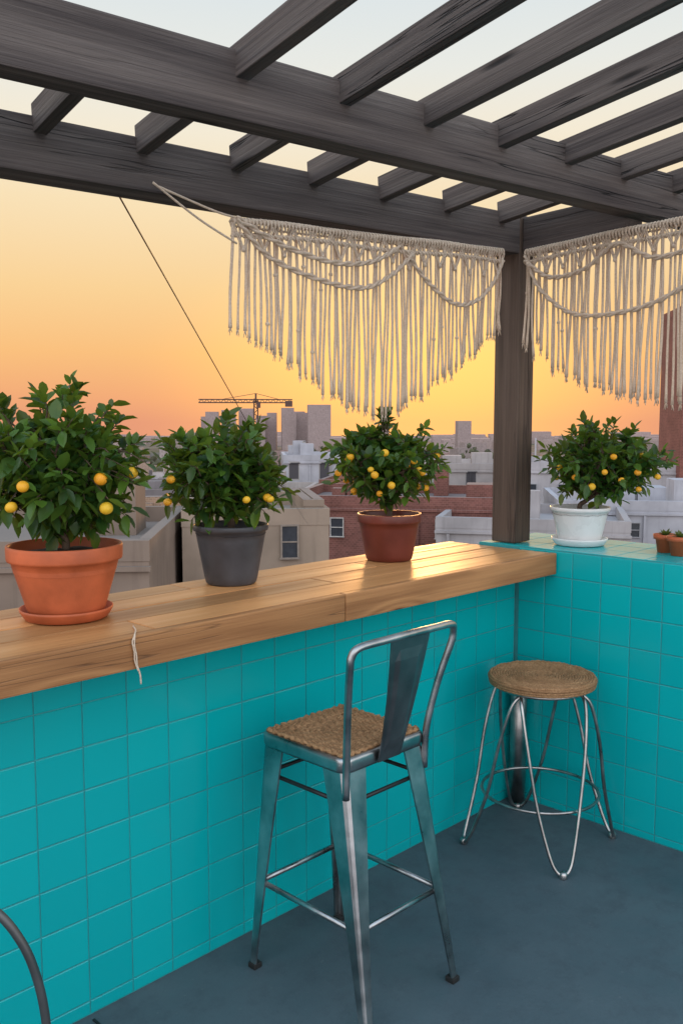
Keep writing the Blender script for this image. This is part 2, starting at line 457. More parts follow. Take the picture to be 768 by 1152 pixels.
def citrus(loc,pot,potmat,saucer,crown,seed,label,nf,ntw,shoots=(),fr=(.017,.021),fixed=(),leafL=(.032,.058),coff=(0,0)):
    rr=random.Random(seed)
    e=empty('potted_citrus_tree',loc,label,'potted plant')
    rb,rt,h,rim=pot
    z0=.0
    if saucer:
        bm=bmesh.new(); sr=saucer
        lathe(bm,[(0,.001),(sr*.86,.001),(sr*.9,.004),(sr,.024),(sr*1.01,.030),(sr*.985,.031),(sr*.93,.012),(sr*.5,.010),(0,.010)],56)
        mk('saucer',bm,potmat,e,True); z0=.011
    bm=bmesh.new()
    prof=[(0,z0),(rb-.006,z0),(rb,z0+.006)]
    hr=h-rim
    for i in range(1,8):
        t=i/7; prof.append((rb+(rt*.93-rb)*t,z0+hr*t))
    prof+=[(rt*.985,z0+hr+.002),(rt*.995,z0+hr+.008),(rt,z0+h-.006),(rt*.992,z0+h),(rt*.955,z0+h),(rt*.945,z0+h-.006),(rt*.90,z0+hr*.9),(rt*.88,z0+hr*.8)]
    lathe(bm,prof,64); mk('pot',bm,potmat,e,True)
    bm=bmesh.new(); zs=z0+h-.025
    lathe(bm,[(rt*.93,zs-.004),(rt*.6,zs+.004),(rt*.2,zs+.008),(0,zs+.009)],32)
    for v in bm.verts: v.co.z+=rr.uniform(-.003,.003)
    mk('soil',bm,M_soil,e,True)
    cz,rx,rz=crown[0],crown[1],crown[2]
    C=V((coff[0],coff[1],cz))
    bt=bmesh.new(); fork=V((coff[0]*.3,coff[1]*.3,zs+.05))
    sweep(bt,smoothpts([(0,0,zs-.01),(.006,.004,zs+.03),fork],4),[.012-.0003*i for i in range(9)],8)
    limbs=[]
    for i in range(11):
        a=i*2.4+rr.uniform(-.3,.3); el=rr.uniform(-.35,1.2)
        tip=C+V((math.cos(a)*math.cos(el)*rx*.6,math.sin(a)*math.cos(el)*rx*.6,math.sin(el)*rz*.6))
        mid=fork.lerp(tip,.5)+V((math.cos(a)*.02,math.sin(a)*.02,.01))
        pts=smoothpts([fork,mid,tip],5); sweep(bt,pts,[.007-.0045*j/(len(pts)-1) for j in range(len(pts))],6); limbs.append(pts)
    bl=bmesh.new()
    alll=[p for l in limbs for p in l[3:]]
    tips=[]
    def twig(tip,nl,base=None,scale=1.0):
        if base is None:
            base=min(alll,key=lambda q:(q-tip).length)
            if (base-tip).length>.16: base=tip+(base-tip).normalized()*.16
        mid=(base+tip)/2+V((rr.uniform(-.01,.01),rr.uniform(-.01,.01),rr.uniform(0,.015)))
        pts=smoothpts([base,mid,tip],5); sweep(bt,pts,[.0028-.0016*j/(len(pts)-1) for j in range(len(pts))],5)
        ax=(tip-mid).normalized()
        for k in range(nl):
            t=.25+.75*(k+1)/nl; p=pts[min(len(pts)-1,int(t*(len(pts)-1)))]
            a=k*2.4+rr.uniform(-.5,.5); side=ax.orthogonal().normalized(); side.rotate(Matrix.Rotation(a,3,ax))
            w=.35 if k<nl-2 else 1.3
            d=(side*1.0+ax*w+V((0,0,rr.uniform(-.10,.70))))
            random.seed(rr.random())
            L=rr.uniform(*leafL)*scale; leafgeo(bl,p,d,L,L*rr.uniform(.46,.60),rr.uniform(-.7,.7))
        tips.append(tip)
    lob=[(V((rr.gauss(0,1),rr.gauss(0,1),rr.gauss(0,.9))).normalized(),rr.choice((-1,1))*rr.uniform(.12,.30)) for _ in range(14)]
    n=0
    while n<ntw:
        d=V((rr.gauss(0,1),rr.gauss(0,1),rr.gauss(0,1))).normalized()
        f=1.0
        for lv,am in lob:
            c=d.dot(lv)
            if c>.72: f+=am*(c-.72)/.28
        f=min(f,1.12)
        r=(rr.random()**.45)*f
        tip=C+V((d.x*rx*r*.94,d.y*rx*r*.94,d.z*rz*r*.94))
        if tip.z<zs+.03: tip.z=zs+.035+rr.random()*.06
        twig(tip,rr.randint(6,9)); n+=1
    for q in range(18):
        a=rr.uniform(0,6.28); el=rr.uniform(-.1,1.4)
        d=V((math.cos(a)*math.cos(el),math.sin(a)*math.cos(el),math.sin(el)))
        b=C+V((d.x*rx*.75,d.y*rx*.75,d.z*rz*.75)); t=C+V((d.x*rx,d.y*rx,d.z*rz))*1.0+V((d.x*.4,d.y*.4,.8)).normalized()*rr.uniform(.0,.04)
        twig(t,8,b,.85)
    for (dx,dy,dz,ln) in shoots:
        b=C+V((dx*rx*.7,dy*rx*.7,dz*rz*.7)); t=C+V((dx*rx,dy*rx,dz*rz*1.0))+V((dx*.2,dy*.2,1)).normalized()*ln
        twig(t,11,b)
    mk('trunk',bt,M_bark,e,True); mk('foliage',bl,M_leaf,e,True)
    fl=list(fixed)
    for i in range(nf):
        fl.append((i*2.399+seed+rr.uniform(-.3,.3),rr.uniform(-.75,.55),rr.uniform(.74,.90)))
    for (a,el,r) in fl:
        p=C+V((math.cos(a)*math.cos(el)*rx*r,math.sin(a)*math.cos(el)*rx*r,math.sin(el)*rz*r))
        if p.z<zs+.02: p.z=zs+.03
        q=min(tips,key=lambda t:(t-p).length); p=p.lerp(q+V((0,0,-.022)),.45)
        o=bpy.data.objects.new('fruit',fruit_me); COL.objects.link(o); o.parent=e; o.location=p
        sc=rr.uniform(*fr); o.scale=(sc,sc,sc*rr.uniform(.92,1.05)); o.rotation_euler=(rr.uniform(-.5,.5),rr.uniform(-.5,.5),rr.uniform(0,6))
    return e
TC=math.atan2(-.697,-.717)
citrus((-1.99,.13,CT+.001),(.098,.152,.19,.042),M_terra,.122,(.390,.245,.195),3,
  'leafy citrus tree with orange fruit in terracotta pot on saucer',6,250,
  shoots=[(.15,-.1,.9,.07),(-.5,.3,.85,.04),(.1,.5,.95,.03),(.6,-.3,.5,.04)],fr=(.0145,.0180),
  fixed=[(TC,-.05,.98),(TC-.75,-.5,.96),(TC+.85,-.02,.96),(TC+.9,-.45,.96),(TC-.9,.25,.95)],leafL=(.036,.066),coff=(-.015,.015))
citrus((-1.344,.225,CT+.001),(.083,.124,.195,.02),M_greypot,0,(.350,.248,.158),11,
  'citrus tree with yellow fruit in dark grey pot',2,210,shoots=[(.1,0,.9,.05),(-.6,0,.5,.04)],fr=(.0115,.0145),
  fixed=[(TC-.6,.0,.95),(TC+.9,-.4,.95),(TC-.9,-.35,.95),(TC+.5,-.5,.95)],leafL=(.036,.064),coff=(-.020,.020))
citrus((-.60,.187,CT+.001),(.088,.124,.18,.035),M_redpot,0,(.365,.228,.170),23,
  'round citrus tree thick with yellow fruit in brown red pot',16,210,shoots=[(0,0,.9,.03)],fr=(.0115,.0150),
  fixed=[(TC,.5,.96),(TC+.5,.2,.96),(TC-.6,.3,.96),(TC-.2,-.1,.96),(TC+.8,-.1,.96),(TC-.9,-.2,.96),(TC+.2,-.4,.96),(TC+1.1,.3,.96)],coff=(-.014,.014))
citrus((.215,-.165,RT+.001),(.085,.124,.15,.018),M_whitepot,.115,(.325,.270,.165),41,
  'spreading citrus tree with orange fruit in glossy white pot and saucer',9,250,shoots=[(-.3,0,.8,.03),(.7,-.4,.2,.03)],fr=(.012,.0160),
  fixed=[(TC-.1,.4,.96),(TC+.7,-.3,.96),(TC-.3,.0,.96),(TC+.3,-.1,.96),(TC+.4,-.55,.96)],coff=(.064,-.066))
for k,(x,y,s,lab) in enumerate(((.25,-.525,1.0,'small terracotta pot holding a tiny green seedling'),(.20,-.605,1.05,'small terracotta pot holding a low succulent'))):
    e=empty('small_plant_pot',(x,y,RT+.001),lab,'plant pot')
    s*=1.15
    bm=bmesh.new(); lathe(bm,[(0,0),(.026*s,0),(.033*s,.045*s),(.040*s,.046*s),(.041*s,.062*s),(.037*s,.062*s),(.033*s,.048*s)],32); mk('pot',bm,M_terra,e,True)
    bm=bmesh.new(); lathe(bm,[(.036*s,.052*s),(0,.055*s)],20); mk('soil',bm,M_soil,e,True)
    bm=bmesh.new()
    for i in range(18):
        a=i*2.4; leafgeo(bm,V((0,0,.054*s)),V((math.cos(a),math.sin(a),.5+i*.06)),.038,.014,0)
    mk('leaves',bm,M_leaf2,e,True)
# ------------------------------------------------------------------ metal bar chair
def metal_chair(loc,rotz,label):
    e=empty('bar_chair',loc,label,'bar chair',rotz)
    H=.675; tp=.164
    FT={(-1,-1):(-.215,-.295),(1,-1):(.162,-.305),(1,1):(.165,.175),(-1,1):(-.213,.177)}
    for (sx,sy),(fx,fy) in FT.items():
        bm=bmesh.new(); rings=[]
        for i in range(9):
            t=i/8
            ox=sx*tp+(fx-sx*tp)*t; oy=sy*tp+(fy-sy*tp)*t; z=H*(1-t)+.004
            w=.060*(1-t)**1.15+.024; c=.011*(1-t)+.006; th=.006
            prof=[(c,0),(w,0),(w,th),(c+th*.6,th),(th,c+th*.6),(th,w),(0,w),(0,c),(c*.3,c*.3)]
            rings.append([bm.verts.new((ox-sx*a,oy-sy*b,z)) for a,b in prof])
        n=len(rings[0])
        for A,B in zip(rings,rings[1:]):
            for k in range(n): bm.faces.new((A[k],A[(k+1)%n],B[(k+1)%n],B[k]))
        bm.faces.new(rings[0]); bm.faces.new(rings[-1])
        leg=mk('leg',bm,M_steel,e)
        bm=bmesh.new(); addbox(bm,(fx-sx*.012,fy-sy*.012,.008),(.030,.030,.016),0,.003); mk('foot_cap',bm,M_rubber,leg)
    def at(s,z):
        t=1-z/H; fx,fy=FT[s]; return V((s[0]*tp+(fx-s[0]*tp)*t-s[0]*.012,s[1]*tp+(fy-s[1]*tp)*t-s[1]*.012,z))
    for z,r,nm,m in ((.26,.008,'foot_rail',M_steel),(.585,.006,'brace_rail',M_dark)):
        for a,b in (((-1,-1),(1,-1)),((1,-1),(1,1)),((1,1),(-1,1)),((-1,1),(-1,-1))):
            bm=bmesh.new(); sweep(bm,[at(a,z),at(b,z)],r,10); mk(nm,bm,m,e,True)
    bm=bmesh.new()
    def rr_(h,r,z,k=6):
        out=[]
        for q,(cx,cy) in enumerate(((1,1),(-1,1),(-1,-1),(1,-1))):
            for j in range(k+1):
                a=math.pi/2*(q+j/k); out.append(bm.verts.new((cx*(h-r)+r*math.cos(a),cy*(h-r)+r*math.sin(a),z)))
        return out
    prof=[(.170,.035,.668),(.172,.035,.676),(.173,.035,.698),(.171,.034,.705),(.166,.032,.708),(.156,.025,.708),(.151,.022,.704),(.149,.02,.69),(.164,.03,.688),(.164,.03,.668)]
    R=[rr_(*p) for p in prof]
    for A,B in zip(R,R[1:]+R[:1]):
        n=len(A)
        for k in range(n): bm.faces.new((A[k],A[(k+1)%n],B[(k+1)%n],B[k]))
    mk('seat_frame',bm,M_steel,e,True)
    bm=bmesh.new()
    for i in range(14):
        h=.153-i*.0110
        if h<.004: break
        pts=[]
        m=max(4,int(h*2/.008))
        cs=[(h,-h),(h,h),(-h,h),(-h,-h)]
        rad=[]
        for q in range(4):
            a=V((*cs[q],0)); b=V((*cs[(q+1)%4],0))
            for j in range(m):
                p=a.lerp(b,j/m); p.z=.712-.010*math.cos(min(1,h/.157)*1.5)+.0025*math.sin(j*1.7+i*2)
                pts.append(p); rad.append(.0062*(1+.35*math.sin(j*2.1+i)))
        sweep(bm,pts,rad,6,closed=True)
    addbox(bm,(0,0,.696),(.30,.30,.006))
    mk('woven_seat',bm,M_rush,e,True)
    bm=bmesh.new()
    pts=[(-.164,-.170,.60),(-.167,-.176,.72),(-.188,-.200,.86),(-.210,-.228,.97),(-.211,-.235,1.008),(-.190,-.243,1.030),(-.10,-.253,1.036),(0,-.257,1.038),(.10,-.253,1.036),(.190,-.243,1.030),(.211,-.235,1.008),(.210,-.228,.97),(.188,-.200,.86),(.167,-.176,.72),(.164,-.170,.60)]
    sweep(bm,smoothpts(pts,6),.0105,12); mk('back_frame',bm,M_steel,e,True)
    bm=bmesh.new(); N=12; g=[]
    for side in (0,1):
        rows=[]
        for i in range(N+1):
            t=i/N; z=.672+(1.028-.672)*t; w=.046+.034*t**1.2; y=-.176-.075*t-.006*math.sin(t*3.1)-(.004 if side else 0)
            row=[]
            for j in range(9):
                u=-1+2*j/8; rib=.004*(1 if abs(u)<.6 and .10<t<.9 else 0)
                row.append(bm.verts.new((u*w,y-rib,z)))
            rows.append(row)
        g.append(rows)
    for rows in g:
        for A,B in zip(rows,rows[1:]):
            for j in range(8): bm.faces.new((A[j],A[j+1],B[j+1],B[j]))
    for i in range(N):
        for j in (0,8): bm.faces.new((g[0][i][j],g[0][i+1][j],g[1][i+1][j],g[1][i][j]))
    for j in range(8):
        for i in (0,N): bm.faces.new((g[0][i][j],g[0][i][j+1],g[1][i][j+1],g[1][i][j]))
    mk('back_splat',bm,M_slate,e)
    return e
metal_chair((-1.37,-.312,0),0,'galvanised metal bar chair with woven seat facing the bar')
# ------------------------------------------------------------------ round stool
def stool(loc):
    e=empty('round_stool',loc,'round woven stool on bent steel rod legs beside tiled wall','stool')
    bm=bmesh.new()
    for i in range(20):
        r=.192-i*.0098
        if r<.004: break
        m=max(10,int(2*math.pi*r/.007)); pts=[];rad=[]
        for j in range(m):
            a=2*math.pi*j/m
            pts.append(V((r*math.cos(a),r*math.sin(a),.651-.006*(1-r/.19)+.0014*math.sin(a*14+i*1.5)))); rad.append(.0056*(1+.22*math.sin(j*2.1+i)))
        sweep(bm,pts,rad,6,closed=True)
    for q in range(3):
        r=.196; m=170
        pts=[V(((r-.002*q)*math.cos(2*math.pi*j/m),(r-.002*q)*math.sin(2*math.pi*j/m),.644-.009*q)) for j in range(m)]
        sweep(bm,pts,[.0058*(1+.2*math.sin(j*2.1+q)) for j in range(m)],6,closed=True)
    lathe(bm,[(0,.618),(.185,.618),(.19,.624),(.188,.646),(0,.643)],40)
    mk('woven_seat',bm,M_rush,e,True)
    bm=bmesh.new()
    sweep(bm,[V((.165*math.cos(a),.165*math.sin(a),.611)) for a in [2*math.pi*j/48 for j in range(48)]],.007,8,closed=True)
    mk('seat_ring',bm,M_steel2,e,True)
    for k in range(4):
        a=math.radians(45+90*k); o=V((math.cos(a),math.sin(a),0)); t=V((-math.sin(a),math.cos(a),0))
        def Q(r,s,z): return o*r+t*s+V((0,0,z))
        bm=bmesh.new()
        pts=[Q(.110,-.112,.612),Q(.150,-.118,.565),Q(.190,-.105,.42),Q(.222,-.080,.24),Q(.262,-.048,.09),Q(.283,-.026,.028),Q(.291,0,.012),Q(.283,.026,.028),Q(.262,.048,.09),Q(.222,.080,.24),Q(.190,.105,.42),Q(.150,.118,.565),Q(.110,.112,.612)]
        sweep(bm,smoothpts(pts,6),.0068,10)
        leg=mk('leg',bm,M_steel2,e,True)
        bm=bmesh.new(); lathe(bm,[(0,0),(.013,0),(.015,.004),(.015,.018),(.011,.024),(0,.025)],16,c=tuple(Q(.291,0,0))); mk('foot_cap',bm,M_steel2,leg,True)
    bm=bmesh.new()
    sweep(bm,[V((.218*math.cos(a),.218*math.sin(a),.205)) for a in [2*math.pi*j/64 for j in range(64)]],.0058,8,closed=True)
    mk('foot_ring',bm,M_steel2,e,True)
    e.rotation_euler=(0,0,math.radians(4))
stool((-.288,-.308,0))
bm=bmesh.new(); sweep(bm,[(-.045,-.05,.004),(-.045,-.05,.60)],.034,20); 
mk('corner_pipe',bm,M_steel2,smooth=True,label='short grey metal pipe standing in the tiled corner',cat='pipe')
# ------------------------------------------------------------------ cafe chair
e=empty('cafe_chair',(-2.628,-.646,0),'grey tubular metal cafe chair with curved hoop back','chair',math.radians(-45.8))
bm=bmesh.new()
half=[(.19,-.15,.0),(.20,-.17,.3),(.207,-.19,.50),(.212,-.20,.66),(.210,-.20,.742),(.200,-.202,.81),(.180,-.205,.868),(.144,-.21,.918),(.08,-.215,.952)]
pts=half+[(0,-.217,.962)]+[(-x,y,z) for x,y,z in reversed(half)]
sweep(bm,smoothpts(pts,6),.0065,10); mk('back_frame',bm,M_greymetal,e,True)
bm=bmesh.new(); addbox(bm,(0,0,.45),(.37,.35,.022),0,.008); mk('seat',bm,M_greymetal,e)
for sx in (-1,1):
    bm=bmesh.new(); sweep(bm,[(sx*.16,.15,.44),(sx*.17,.16,0)],.0105,10); mk('leg',bm,M_greymetal,e,True)
bm=bmesh.new()
for x in (-.1,0,.1): sweep(bm,smoothpts([(x,-.17,.46),(x,-.205,.66),(x*.9,-.215,.945)],4),.006,8)
mk('back_rods',bm,M_greymetal,e,True)
# ------------------------------------------------------------------ city
ZG=lambda D:-14-.015*D
bm=bmesh.new()
vs=[]
for D in (-60,0,60,300,1500,9000):
    row=[]
    for Lq in (-1,-.3,.3,1):
        w=max(400,D*1.2); p=svy(Lq*w,D); p.z=ZG(max(D,0)); row.append(bm.verts.new(p))
    vs.append(row)
for A,B in zip(vs,vs[1:]):
    for k in range(3): bm.faces.new((A[k],A[k+1],B[k+1],B[k]))
s=NT('city_ground'); c=s.coords()
col=s.mix(s.rng(s.noise(c,.02,4),.4,.6),(.075,.07,.068),(.13,.12,.10)); col=s.mix(s.rng(s.noise(c,.006,4),.5,.6),col,(.07,.08,.05))
s.set(col,.9,0,.2); mk('ground',bm,s.m,kind='structure')
HZ=(.37,.285,.27)  # haze tint painted into building colours, there is no haze in the air
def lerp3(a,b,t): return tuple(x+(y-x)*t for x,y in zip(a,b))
_bc={}
def bmat(col,D,win=True,roofc=(.16,.16,.17)):
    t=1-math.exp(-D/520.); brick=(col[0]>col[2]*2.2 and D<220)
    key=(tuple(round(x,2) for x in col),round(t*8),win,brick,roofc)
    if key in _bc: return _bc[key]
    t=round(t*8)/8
    s=NT('facade_%d'%len(_bc)); wall=lerp3(col,HZ,t); glass=lerp3((.04,.045,.055),HZ,t*.9)  # wall and glass colours shift to the painted haze with distance
    c=s.coords(); sx=s.n('ShaderNodeSeparateXYZ'); s.l(c,sx.inputs[0])
    g=s.n('ShaderNodeNewGeometry'); nz=s.n('ShaderNodeSeparateXYZ'); s.l(g.outputs['Normal'],nz.inputs[0])
    uu=s.math('ADD',sx.outputs[0],sx.outputs[1])
    w1=s.mix(s.rng(s.noise(c,.6,4),.3,.7),tuple(x*.78 for x in wall),tuple(min(1,x*1.1) for x in wall))
    cb=s.n('ShaderNodeCombineXYZ'); s.l(s.math('MULTIPLY',uu,2.2),cb.inputs[0]); s.l(s.math('MULTIPLY',sx.outputs[2],.18),cb.inputs[2])
    st=s.noise(cb.outputs[0],1.0,4,.65)
    w1=s.mix(s.rng(st,.52,.72,0,.45),w1,tuple(x*.5 for x in wall))
    if brick:
        c2=s.n('ShaderNodeCombineXYZ'); s.l(uu,c2.inputs[0]); s.l(sx.outputs[2],c2.inputs[1])
        br=s.n('ShaderNodeTexBrick'); s.l(c2.outputs[0],br.inputs['Vector']); br.inputs['Scale'].default_value=2.4
        br.inputs['Color1'].default_value=(.8,.8,.8,1); br.inputs['Color2'].default_value=(1.15,1.1,1.1,1); br.inputs['Mortar'].default_value=(1.5,1.6,1.6,1)
        w1=s.mix(1.0,w1,br.outputs['Color'],'MULTIPLY')
    if win:
        u=s.math('FRACT',s.math('MULTIPLY',uu,.38))
        v=s.math('FRACT',s.math('MULTIPLY',sx.outputs[2],.32))
        side=s.math('LESS_THAN',s.math('ABSOLUTE',nz.outputs[2]),.5)
        def rect(a,b,c_,d):
            m=s.math('MULTIPLY',s.math('MULTIPLY',s.math('GREATER_THAN',u,a),s.math('LESS_THAN',u,b)),s.math('MULTIPLY',s.math('GREATER_THAN',v,c_),s.math('LESS_THAN',v,d)))
            return s.math('MULTIPLY',m,side)
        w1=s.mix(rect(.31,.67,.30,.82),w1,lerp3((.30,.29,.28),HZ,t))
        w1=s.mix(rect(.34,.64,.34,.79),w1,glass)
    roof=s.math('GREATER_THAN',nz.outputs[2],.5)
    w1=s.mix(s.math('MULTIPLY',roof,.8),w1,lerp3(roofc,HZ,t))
    s.set(w1,.85,0,.2); _bc[key]=s.m; return s.m
def building(Lc,D,w,d,ztop,yaw,col,label,win=True,group=None,extras=True,cat='building',par=.5,rs=None,roofc=(.16,.16,.17)):
    r=rs or random
    zb=ZG(D)-1; p=svy(Lc,D+d/2)
    bm=bmesh.new(); h=ztop-zb
    addbox(bm,(0,0,-h/2-par),(w,d,h))
    t=.25
    if par>0:
        for (cx,cy,sx,sy) in ((0,-d/2+t/2,w,t),(0,d/2-t/2,w,t),(-w/2+t/2,0,t,d-2*t),(w/2-t/2,0,t,d-2*t)):
            addbox(bm,(cx,cy,-par/2-.002),(sx+.04,sy+.04,par))
    if extras:
        for _ in range(r.randint(1,4)):
            bw=min(w,d)*r.uniform(.06,.20); bh=r.uniform(.5,1.8)
            addbox(bm,(r.uniform(-.38,.38)*w,r.uniform(-.35,.35)*d,-par+bh/2+.003),(bw,bw*r.uniform(.6,1.4),bh))
        for _ in range(r.randint(0,3)):
            hh=r.uniform(.8,2.6); addbox(bm,(r.uniform(-.4,.4)*w,r.uniform(-.35,.35)*d,-par+hh/2),(.12,.12,hh))
        if r.random()<.6:
            for q in range(3): addbox(bm,(-w*.3+q*.9,-d*.2,-par+.35),(.7,.7,.7))
        if D<110:
            for q in range(2): addbox(bm,(r.uniform(-.45,.45)*w,-d/2-.07,-h/2-par),(.12,.12,h*.96))
            addbox(bm,(0,-d/2-.06,-par-.18),(w+.1,.10,.12)); addbox(bm,(0,-d/2-.04,-par-3.1),(w+.06,.07,.10))
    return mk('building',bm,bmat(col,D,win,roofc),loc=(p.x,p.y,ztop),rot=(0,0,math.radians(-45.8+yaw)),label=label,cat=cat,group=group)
def windows(b,w,d,items,frame=(.6,.58,.55)):
    mf=plain('window_frame_paint',frame,.6); mg=plain('window_glass_dark',(.04,.045,.055),.12,0,.1)
    for (u,z,ww,hh) in items:
        bm=bmesh.new()
        addbox(bm,(u,-d/2-.03,z),(ww,.02,hh)); o=mk('window',bm,mg,b)
        bm=bmesh.new()
        f=.05
        addbox(bm,(u,-d/2-.04,z+hh/2+f/2),(ww+2*f,.09,f)); addbox(bm,(u,-d/2-.06,z-hh/2-f/2),(ww+3*f,.14,f))
        for q in (-1,1): addbox(bm,(u+q*(ww/2+f/2),-d/2-.04,z),(f,.09,hh))
        addbox(bm,(u,-d/2-.05,z),(ww,.04,.04))
        mk('frame',bm,mf,o)
rs=random.Random(5)
b=building(-10.4,21,11.0,9,-1.2,4,(.23,.175,.14),'plain beige rendered building with flat roof and low parapet',False,rs=rs,roofc=(.2,.18,.17))
b=building(-3.05,27,4.4,7,-1.0,8,(.29,.225,.175),'beige rendered building with a tall narrow window',False,rs=rs,extras=False,roofc=(.22,.2,.18))
windows(b,4.4,7,[(1.0,-1.0,.45,.95)],(.22,.18,.15))
b=building(-1.20,27.5,.6,5,-.75,8,(.26,.20,.155),'rendered chimney block standing beside beige building',False,rs=rs,extras=False,cat='chimney',par=.2)
b=building(3.6,45,11.5,9,-2.1,-10,(.15,.050,.036),'red brown brick row house with pale framed windows',False,rs=rs)
windows(b,11.5,9,[(x,-1.6,.6,.9) for x in (-4.6,-3.1,-1.2,.4,2.2,4.0)]+[(x,-4.6,.6,.9) for x in (-4.6,-3.1,-1.2,.4,2.2,4.0)],(.42,.40,.38))
b=building(9.4,40,8.5,8,-2.7,-14,(.34,.33,.34),'white painted low building with flat roof and parapet',False,rs=rs,roofc=(.30,.31,.34))
windows(b,8.5,8,[(-3.4,-1.6,.7,.8),(-2.0,-1.6,.7,.8)],(.3,.3,.32))
b=building(16.0,46,8.5,9,-2.4,-8,(.38,.39,.43),'pale blue rendered building with light roof sheets',False,rs=rs,roofc=(.36,.40,.47))
windows(b,8.5,9,[(-3.0,-1.5,.9,.7),(-.6,-1.5,.9,.7)],(.3,.3,.32))
b=building(19,62,13,12,-1.2,-10,(.42,.41,.43),'large white rendered building with rooftop boxes',False,rs=rs,roofc=(.28,.29,.32))
windows(b,13,12,[(-5,-2,1.0,1),(-2.5,-2,1.0,1),(0,-2,1.0,1),(2.5,-2,1,1)],(.34,.34,.36))
b=building(10.2,75,9,10,-1.8,-6,(.40,.37,.36),'white rendered building with flat roof',True,rs=rs,roofc=(.3,.3,.33))
b=building(-2.4,78,6,9,-1.2,5,(.42,.43,.47),'pale blue white building with flat roof',True,rs=rs,roofc=(.4,.42,.48))
b=building(-16,60,9,12,-2.9,7,(.16,.15,.155),'dark grey rendered building with flat roof',True,rs=rs)
b=building(-5.5,55,7,9,-2.6,-5,(.36,.33,.31),'pale rendered building with flat roof and vents',True,rs=rs,roofc=(.3,.29,.3))
b=building(2.5,66,7,9,-2.6,-9,(.22,.09,.06),'brick building with flat roof and vents',True,rs=rs)
b=building(-10.5,48,7,8,-3.2,6,(.30,.20,.13),'tan rendered building with flat roof',True,rs=rs)
b=building(-14.5,38,6,8,-2.6,-3,(.18,.08,.06),'dark brick building with flat roof',True,rs=rs)
b=building(25.9,60,6.2,6,9.3,-6,(.17,.052,.036),'tall red brick apartment building with small windows',False,rs=rs,extras=False)
windows(b,6.2,6,[(x,-z,.8,1.3) for x in (-2.1,-.2,1.7) for z in (2,5,8)],(.2,.13,.11))
pal=[(.38,.33,.30),(.44,.42,.42),(.22,.09,.060),(.28,.22,.17),(.16,.155,.16),(.34,.23,.15),(.42,.34,.26),(.16,.07,.050)]
labs=['white rendered low city building with flat roof','pale grey low city building with flat roof','brick low city building with flat roof','beige low city building with flat roof','dark grey low city building','tan brick low city building','cream low city building with flat roof','dark brick low city building']
for i in range(210):
    D=85*(1700/85)**((i+rs.random())/210)
    Lc=rs.uniform(-.47,.47)*D; k=rs.randrange(8)
    w=rs.uniform(6,14)*(1+D/1500); d=rs.uniform(8,14)
    zt=ZG(D)+rs.uniform(5,10)*(1+D/4600)
    lim=1.6-(500-475)/1023*D if D<400 else 99
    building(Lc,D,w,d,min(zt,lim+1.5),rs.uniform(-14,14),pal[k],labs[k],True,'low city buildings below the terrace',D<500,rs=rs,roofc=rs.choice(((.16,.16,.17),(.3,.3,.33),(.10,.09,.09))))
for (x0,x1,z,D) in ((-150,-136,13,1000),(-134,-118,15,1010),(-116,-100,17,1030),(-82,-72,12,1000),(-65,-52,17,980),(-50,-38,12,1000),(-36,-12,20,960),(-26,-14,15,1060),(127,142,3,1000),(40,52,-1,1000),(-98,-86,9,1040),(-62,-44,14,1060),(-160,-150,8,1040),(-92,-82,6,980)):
    building((x0+x1)/2,D,(x1-x0),14,z,rs.uniform(-8,8),(.17,.135,.145),'distant high rise tower block with evening haze painted into its colour',True,'distant high rise towers',False,'tower block',1.0,rs)
bm=bmesh.new()
for i in range(500):
    D=rs.uniform(1700,4200); p=svy(rs.uniform(-.5,.5)*D,D); h=rs.uniform(6,16)*(1 if rs.random()<.9 else 1.6); zb=ZG(D)
    addbox(bm,(p.x,p.y,zb+h/2-1),(rs.uniform(20,90),rs.uniform(20,60),h+2),-.8)
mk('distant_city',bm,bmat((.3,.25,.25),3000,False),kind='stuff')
bm=bmesh.new()
for i in range(3800):
    D=rs.choice((110,150,210,260,330,420))*rs.uniform(.95,1.05); a=rs.uniform(-.5,.5)
    if noise.noise(V((a*14,D*.01,0)))<.02: continue
    p=svy(a*D,D); hh=rs.random()**.6*(6+5*noise.noise(V((a*60,D*.1,2))))
    p.z=ZG(D)+2+hh
    r=rs.uniform(.6,1.5)
    M=Matrix.Translation(p)@Matrix.Rotation(rs.uniform(0,6),4,V((rs.random(),rs.random(),1)).normalized())
    bmesh.ops.create_icosphere(bm,subdivisions=1,radius=r,matrix=M)
for v in bm.verts: v.co+=V((rs.uniform(-.4,.4),rs.uniform(-.4,.4),rs.uniform(-.4,.4)))
mk('distant_trees',bm,plain('far_foliage',(.085,.085,.045),.9,0,.4,.4),kind='stuff')
D=500; e=empty('tower_crane',svy(-47,D,ZG(D)),'tower crane with long jib above the city','crane',math.radians(-45.8+6))
M_crane=plain('crane_paint',(.09,.045,.035),.6)
top=1.6+30/1023*D-ZG(D)
bm=bmesh.new()
for sx in(-1,1):
    for sy in(-1,1): sweep(bm,[(sx*1.0,sy*1.0,0),(sx*1.0,sy*1.0,top-2)],.36,4)
z=0
while z<top-4:
    sweep(bm,[(-1,-1,z),(1,-1,z+2)],.2,4); sweep(bm,[(1,-1,z+2),(-1,-1,z+4)],.2,4); z+=4
mk('mast',bm,M_crane,e)
bm=bmesh.new(); zj=top-4
for y,zz in ((-.7,0),(.7,0),(0,1.7)): sweep(bm,[(-31,y,zj+zz),(20,y,zj+zz)],.30,4)
x=-31
while x<19: sweep(bm,[(x,-.7,zj),(x+1.5,0,zj+1.7)],.17,4); sweep(bm,[(x+1.5,0,zj+1.7),(x+3,-.7,zj)],.17,4); x+=3
mk('jib',bm,M_crane,e)
